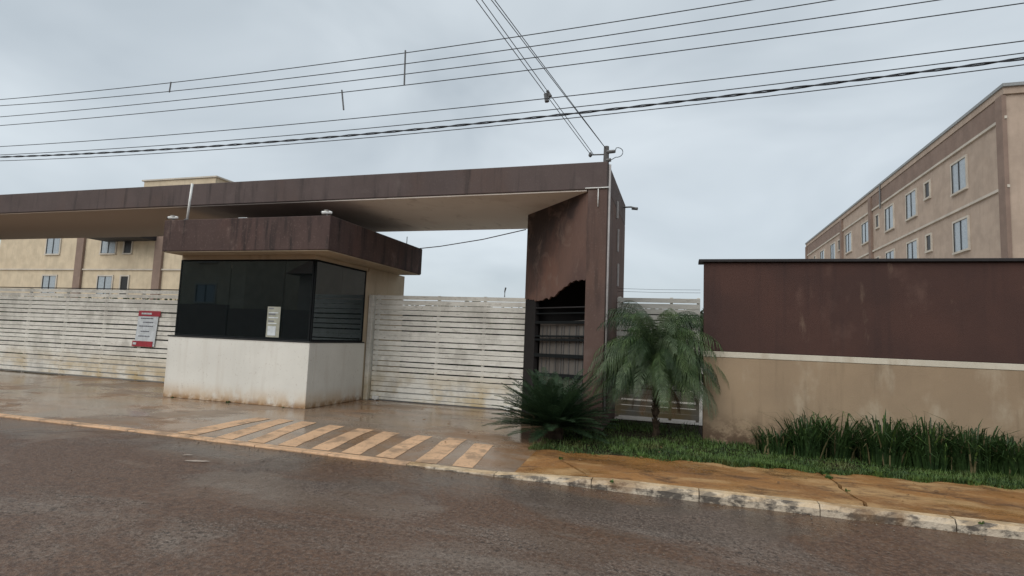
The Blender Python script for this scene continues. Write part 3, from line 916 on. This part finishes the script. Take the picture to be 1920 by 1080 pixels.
# ------------------------------------------------------------------ cables
def cable(name, pts, r, label, group, mat='cable', n=5):
    return tag(MB().tube(pts, r, n).build(name, MAT[mat], None, smooth=True), label, 'cable', group)


STREET = [
    ('uppermost of the four spaced cables crossing the sky', [(-7.48, 4.621), (-2.46, 4.632), (-.33, 4.690), (.63, 4.723)]),
    ('second from top of the four spaced cables crossing the sky', [(-7.465, 4.502), (-2.458, 4.495), (-.328, 4.551), (1.35, 4.617)]),
    ('third from top of the four spaced cables crossing the sky', [(-7.446, 4.356), (-2.452, 4.366), (-.325, 4.413), (1.856, 4.480)]),
    ('lowest of the four spaced cables crossing the sky', [(-7.427, 4.220), (-2.444, 4.230), (-.323, 4.275), (1.853, 4.337)]),
    ('single cable above the tight lower cable bundle', [(-7.382, 3.878), (-2.427, 3.889), (-.317, 3.925), (1.847, 3.997)]),
    ('thin top cable of the tight lower bundle', [(-7.363, 3.740), (-2.42, 3.751), (-.315, 3.803), (1.844, 3.881)]),
    ('thick twisted cable in the middle of the lower bundle', [(-7.356, 3.686), (-2.416, 3.682), (-.314, 3.738), (1.843, 3.826)]),
    ('lowest cable of the tight lower bundle', [(-7.349, 3.633), (-2.414, 3.633), (-.314, 3.690), (1.842, 3.771)]),
]
WIRE = []
for i, (lab, pts) in enumerate(STREET):
    xs = np.array([p[0] for p in pts]); zs = np.array([p[1] for p in pts])
    q = np.polyfit(xs, zs, 2)
    q[0] = min(max(q[0], .0012), .006)
    q[1:] = np.polyfit(xs, zs - q[0] * xs ** 2, 1)
    WIRE.append(q)
    X = np.linspace(-28, 16, 90)
    P = [(x_, 5.6, float(np.polyval(q, x_))) for x_ in X]
    if i == 6:
        base = P
        vs = MB()
        for ph in (0, math.pi):
            vs.tube([(p[0], 5.6 + .008 * math.cos(p[0] * 11 + ph), p[2] + .008 * math.sin(p[0] * 11 + ph)) for p in [(x_, 0, float(np.polyval(q, x_))) for x_ in np.linspace(-28, 16, 500)]], .0072, 4)
        tag(vs.build('overhead_cable', MAT['cable'], None, smooth=True), lab, 'cable', 'cables along the street')
    else:
        cable('overhead_cable', P, .0052 if i < 5 else .005, lab, 'cables along the street')
for (xa, za, xb, zb, lab) in ((-6.688, 4.615, -6.70, 4.47, 'short spacer rod hanging at the left end of the top cable pair'),
                              (-3.137, 4.645, -3.125, 4.215, 'long spacer rod joining all four upper cables'),
                              (-3.97, 4.24, -3.925, 3.985, 'loose spacer rod hanging below the lowest upper cable')):
    m = MB(); m.tube([(xa, 5.588, za), (xb, 5.588, zb)], .0095, 6)
    tag(m.build('spacer_rod', MAT['grey']), lab, 'rod', 'spacer rods on the upper cables')

# service drop from across the street to the post
def drop(p0, pm, slope, lab, r=.0052):
    p0, pm = Vector(p0), Vector(pm)
    d = (pm - p0)
    pts = []
    for i in range(40):
        t = i / 39 * 4.4
        p = p0 + d * t
        p.z += .012 * t * (t - 1)
        pts.append(p)
    cable('service_cable', pts, r, lab, 'service cables dropping to the portico post')
drop((-1.375, 8.40, 4.225), (-2.28, 5.6, 5.155), 0, 'outer left service cable running down to the post arm')
drop((-1.33, 8.40, 4.222), (-2.21, 5.6, 5.145), 0, 'inner left service cable running down to the post arm')
drop((-1.15, 8.40, 4.318), (-2.092, 5.6, 5.126), 0, 'outer right service cable running down to the post top')
drop((-1.135, 8.40, 4.30), (-2.052, 5.6, 5.120), 0, 'inner right service cable running down to the post top')
cl = thing('cable_clamp', (-1.765, 7.1, 4.6), 'dark clamp joining the service cables above the portico', 'clamp')
MB().tube([(-1.80, 7.1, 4.665), (-1.775, 7.1, 4.55)], [.028, .034], 6).build('clamp_body', MAT['grey'], cl)
MB().tube([(-1.775, 7.09, 4.70), (-1.73, 7.09, 4.615)], [.022, .028], 6).build('clamp_body', MAT['grey'], cl)
MB().tube([(-1.795, 7.095, 4.60), (-1.735, 7.095, 4.655)], .014, 6).build('bolt', MAT['grey'], cl)
tag(MB().tube([(-5.55, 10.95, 3.197), (-4.9, 10.7, 3.20), (-3.8, 10.3, 3.26), (-2.80, 9.90, 3.36)], .010, 5).build('hanging_cable', MAT['redcable']), 'dark red cable strung from the booth roof across the gate opening', 'cable')
tag(rod.build('roof_rod', MAT['grey']), 'thin upright rod at the back of the booth roof', 'rod')
for z, lab in ((2.255, 'upper thin electric wire above the slatted fence panel'), (2.205, 'lower thin electric wire above the slatted fence panel')):
    cable('fence_wire', [(-1.07, 9.87, z + .01), (-.4, 9.87, z - .003), (.32, 9.87, z)], .0028, lab, 'electric wires over the fence')

# ------------------------------------------------------------------ plants
def frond_mesh(base, az, el0, length, droop, nl, ll, lw, ldroop, r0=.006, vee=.25, spread=1.0, power=1.0):
    """feather leaf: rachis tube and paired leaflets"""
    m = MB()
    pts, dirs = [Vector(base)], []
    seg = 12
    h = Vector((math.cos(az), math.sin(az), 0))
    for i in range(seg):
        t = i / seg
        el = max(el0 - droop * t ** power, -1.55)
        d = h * math.cos(el) + Vector((0, 0, 1)) * math.sin(el)
        dirs.append(d); pts.append(pts[-1] + d * (length / seg))
    dirs.append(dirs[-1])
    m.tube(pts, [r0 * (1 - .8 * i / seg) for i in range(seg + 1)], 4, cap=False)
    side0 = Vector((-math.sin(az), math.cos(az), 0))
    for i in range(nl):
        t = .10 + .90 * (i + .5) / nl
        k = min(seg - 1, int(t * seg)); fr = t * seg - k
        p = pts[k].lerp(pts[k + 1], fr); d = dirs[k]
        upv = side0.cross(d).normalized()
        if upv.z < 0 and d.z > -.5: upv = -upv
        L = ll * (math.sin(math.pi * min(1, .18 + t * .80)) ** .6) * rr.uniform(.85, 1.1)
        for sgn in (-1, 1):
            sd = (side0 * sgn * spread + d * rr.uniform(.55, .85) + upv * rr.uniform(vee - .12, vee + .12)).normalized()
            p1 = p + sd * L * .55 + Vector((0, 0, -ldroop * L * .12))
            p2 = p + sd * L * .95 + Vector((0, 0, -ldroop * L * .55))
            wv = d * (lw / 2)
            m.add([p - wv * .6, p + wv * .6, p1 + wv, p1 - wv, p2], [(0, 1, 2, 3), (3, 2, 4)])
    return m


palm = thing('dwarf_palm', (-.325, 8.42, 0), 'feathery dwarf palm with drooping fronds in front of the slatted fence', 'palm')
pb = Vector((-.325, 8.42, 0))
pts = [pb + Vector((.012 * math.sin(i * 1.3), .01 * math.cos(i), z)) for i, z in enumerate(np.linspace(-.02, .84, 12))]
tr = MB(); tr.tube(pts, [.060, .050, .044, .043, .041, .044, .041, .043, .042, .045, .047, .05], 9)
tk = tr.build('trunk', MAT['trunk'], palm)
m = MB()
for i in range(70):                     # old leaf bases
    z = rr.uniform(.10, .82); a = rr.uniform(0, 6.28)
    p = pb + Vector((math.cos(a) * .038, math.sin(a) * .038, z))
    q = p + Vector((math.cos(a) * .025, math.sin(a) * .025, .05))
    m.tube([p, q], [.014, .005], 4)
tag(m.build('leaf_base', MAT['trunk'], tk), kind='stuff')
nf = 124
for i in range(nf):
    t = (i + .5) / nf
    el = 89 - 40 * t
    end = -88 + rr.uniform(-2, 16)                       # every frond ends hanging
    if i < 26: end = rr.uniform(-80, -30)                # young ones in the middle still stand
    a = i * 2.39996 + rr.uniform(-.35, .35)
    frond_mesh(pb + Vector((math.cos(a) * .03, math.sin(a) * .03, .80 + .22 * (1 - t))), a, math.radians(el), (rr.uniform(1.18, 1.42) - .16 * t) * (1 if i % 6 else .75),
               math.radians(el - end), 42, .215, .0115, 1.9, .0055, -.25, .85, (1.8 if i < 26 else 1.45) - .85 * t).build('frond', MAT[('palm', 'palm_dark', 'palm', 'palm_pale')[i % 4]], palm)  # leaf tones alternate by frond, darker and paler for contrast
for i in range(6):                                       # old dry fronds against the stem
    a = i * 1.27 + .4
    frond_mesh(pb + Vector((math.cos(a) * .03, math.sin(a) * .03, .74)), a, math.radians(15), rr.uniform(.5, .62), math.radians(105), 26, .12, .010, 1.8, .005, -.2, .8, .5).build('frond', MAT['dry'], palm)

cyc = thing('cycad', (-1.62, 7.45, 0), 'dark spiky cycad at the driveway edge below the portico column', 'cycad')
cb = Vector((-1.62, 7.45, 0))
MB().tube([cb + Vector((0, 0, z)) for z in (-.02, .08, .17, .22)], [.13, .14, .12, .06], 9).build('trunk', MAT['trunk'], cyc)
for i in range(120):
    t = (i + .5) / 120
    el = math.radians(84 - 84 * t ** .8)
    a = i * 2.39996 + rr.uniform(-.25, .25)
    frond_mesh(cb + Vector((math.cos(a) * .06, math.sin(a) * .06, .16)), a, el, rr.uniform(.70, .92), math.radians(rr.uniform(18, 50) * (1 - .5 * t)), 44, .15, .0125, .25, .007, .32).build('frond', MAT['cycad'], cyc)


def strap_clump(cx, cy, n, hmin, hmax, spread):
    m = MB()
    for i in range(n):
        a = rr.uniform(0, 6.28); r = spread * math.sqrt(rr.random())
        b = Vector((cx + r * math.cos(a), cy + .6 * r * math.sin(a), -.01))
        h = hmin + (hmax - hmin) * rr.random() ** 1.5 * (1 - .35 * (r / spread) ** 2)
        lean = Vector((math.cos(a + rr.uniform(-1, 1)), math.sin(a + rr.uniform(-1, 1)), 0)) * h * rr.uniform(.02, .75)
        wv = Vector((math.cos(a + 1.57), math.sin(a + 1.57), 0)) * rr.uniform(.006, .012)
        p1 = b + lean * .25 + Vector((0, 0, h * .5)); p2 = b + lean * .6 + Vector((0, 0, h * .82)); p3 = b + lean * 1.3 + Vector((0, 0, h * rr.uniform(.62, 1.0)))
        m.add([b - wv, b + wv, p1 + wv, p1 - wv, p2 + wv * .7, p2 - wv * .7, p3], [(0, 1, 2, 3), (3, 2, 4, 5), (5, 4, 6)])
    return m


for i, (cx, cy, n, h0, h1, sp) in enumerate(((1.20, 7.90, 260, .14, .42, .25), (1.56, 7.86, 330, .2, .70, .24), (1.90, 7.95, 260, .2, .72, .22), (2.36, 7.78, 400, .25, .72, .27),
                                             (2.78, 7.74, 380, .22, .76, .27), (3.22, 7.76, 380, .2, .7, .3), (3.6, 7.7, 380, .3, .6, .3), (4.1, 7.7, 380, .3, .62, .32), (4.6, 7.7, 380, .3, .62, .32))):
    t = thing('strap_leaf_plant', (cx, cy, 0), 'lowest and leftmost clump of dark strap leaves, against the beige wall base' if i == 0 else
              'dense tall clump of dark strap leaves at the foot of the beige wall', 'plant', 'strap leaved plants along the wall')
    strap_clump(cx, cy, n, h0, h1, sp).build('foliage', MAT['strap'], t)
    strap_clump(cx, cy, 26, h0, h1 * .95, sp * 1.1).build('dry_foliage', MAT['dry_leaf'], t)
    strap_clump(cx, cy, 30, h0, h1 * 1.08, sp).build('fresh_foliage', MAT['grass'], t)

wd = MB()                                # weeds in joints and along wall feet
for (wx, wy, nn, hm) in ((1.50, 6.80, 30, .06), (1.49, 6.62, 22, .05), (1.53, 6.1, 10, .03), (-7.55, 7.99, 14, .05), (-6.4, 7.99, 8, .03), (-8.8, 7.98, 10, .04),
                         (-1.25, 6.2, 14, .04), (-2.2, 9.7, 20, .07), (-.6, 5.44, 8, .03), (2.3, 5.44, 8, .03), (.9, 6.86, 34, .10), (2.05, 6.98, 34, .11), (-.4, 6.76, 26, .08), (2.9, 7.0, 30, .1)):
    c_ = strap_clump(wx, wy, nn, hm * .4, hm, hm * .8)
    wd.add([(p[0], p[1], p[2] + .01) for p in c_.v], c_.f)
tag(wd.build('weeds', MAT['grass']), 'small weeds in the pavement joint and along the wall feet', 'weeds', kind='stuff')
fl = MB()
for i in range(130):
    if i < 80: lx = rr.uniform(-1.5, 4); ly = lin(5.6, 7.6, rr.random())
    elif i < 105: lx, ly = rr.uniform(-3.2, -1.2), rr.uniform(6.3, 7.3)
    else: lx, ly = rr.uniform(-8, -3), 7.96 - abs(rr.gauss(0, .12))
    a_ = rr.uniform(0, 6.28); l_ = rr.uniform(.012, .03)
    u_v = Vector((math.cos(a_), math.sin(a_), rr.uniform(-.1, .2))) * l_; w_v = Vector((-math.sin(a_), math.cos(a_), rr.uniform(-.1, .3))) * l_ * .4
    c_v = Vector((lx, ly, (.03 if ly > 6.7 and lx > -1.6 else .016)))
    fl.add([c_v - u_v, c_v - w_v, c_v + u_v, c_v + w_v + Vector((0, 0, .006))], [(0, 1, 2, 3)])
tag(fl.build('fallen_leaves', MAT['dry']), 'small dry leaves scattered on the pavement and grass', 'leaves', kind='stuff')

# lawn blades
NB = 60000
rs = np.random.RandomState(5)
gx_ = rs.uniform(-1.72, 5.6, NB)
gy_ = np.empty(NB)
front = 6.66 + .085 * (gx_ + 1.6)
jag = .05 * np.sin(gx_ * 7.3) + .04 * np.sin(gx_ * 17.1 + 1)
back = np.where(gx_ < .3, 9.8, 8.3)
front = front + np.where(gx_ < -1.0, (-1.0 - gx_) * -.05, 0)
u_ = rs.uniform(0, 1, NB) ** 1.7
gy_ = front + jag - .07 * rs.uniform(.2, 1, NB) + u_ * (back - front)
hh = rs.uniform(.015, .055, NB) * (1 + .5 * np.sin(gx_ * 3.1) * np.sin(gy_ * 4.0)) 
patch = np.sin(gx_ * 2.3 + 1.3 * np.sin(gy_ * 1.9)) + np.sin(gy_ * 3.7 + gx_ * 1.1) + rs.normal(0, .8, NB)
hh = np.where(patch < -.7, hh * .2, hh)
hh = np.where(rs.uniform(0, 1, NB) < .03, hh * 1.9, hh)
aa = rs.uniform(0, 6.28, NB); ll_ = rs.uniform(.1, 1.0, NB) * hh
wdt = rs.uniform(.0035, .007, NB)
V = np.empty((NB, 3, 3))
V[:, 0] = np.stack([gx_ - np.sin(aa) * wdt, gy_ + np.cos(aa) * wdt, np.full(NB, .003)], 1)
V[:, 1] = np.stack([gx_ + np.sin(aa) * wdt, gy_ - np.cos(aa) * wdt, np.full(NB, .003)], 1)
V[:, 2] = np.stack([gx_ + np.cos(aa) * ll_, gy_ + np.sin(aa) * ll_, hh + .003], 1)
me = bpy.data.meshes.new('grass')
me.from_pydata((V.reshape(-1, 3) * S).tolist(), [], np.arange(NB * 3).reshape(-1, 3).tolist())
me.materials.append(MAT['grass'])
go = bpy.data.objects.new('grass', me); COL.objects.link(go)
tag(go, 'short bright green grass along the orange pavement', 'grass', kind='stuff')

# ------------------------------------------------------------------ litter on the road
def scrap(x, y, w, d, a, mat, label, group=None, zf=road_z):
    m = MB(); pts = []
    for k in range(7):
        t = 2 * math.pi * k / 7
        r = rr.uniform(.75, 1.1)
        px, py = math.cos(t) * w * r, math.sin(t) * d * r
        pts.append((x + px * math.cos(a) - py * math.sin(a), y + px * math.sin(a) + py * math.cos(a), zf(x) + .004 + rr.uniform(0, .004)))
    m.prism(pts, (0, 0, .004))
    tag(m.build('litter', MAT[mat]), label, 'litter', group)
scrap(-4.69, 4.62, .13, .03, .35, 'litter', 'long pale scrap lying on the road left of the striped apron', 'scraps on the road')
scrap(-4.98, 4.78, .05, .018, .3, 'litter', 'tiny pale scrap on the road beside the longer scrap', 'scraps on the road')
m = MB()
for i in range(420):                    # loose grit along the gutter and on the road
    if i < 260: gx0, gy0 = rr.uniform(-6.5, 3), 5.42 - abs(rr.gauss(0, .10))
    else: gx0, gy0 = rr.uniform(-6, 3), rr.uniform(2.5, 5.2)
    r = rr.uniform(.003, .010) * rr.uniform(.6, 1.1)
    c = Vector((gx0, gy0, road_z(gx0) + r * .5))
    m.add([c + Vector((r, 0, 0)), c + Vector((0, r, 0)), c + Vector((-r, 0, 0)), c + Vector((0, -r, 0)), c + Vector((0, 0, r)), c + Vector((0, 0, -r))],
          [(0, 1, 4), (1, 2, 4), (2, 3, 4), (3, 0, 4), (1, 0, 5), (2, 1, 5), (3, 2, 5), (0, 3, 5)])
tag(m.build('grit', MAT['gravel']), kind='stuff')
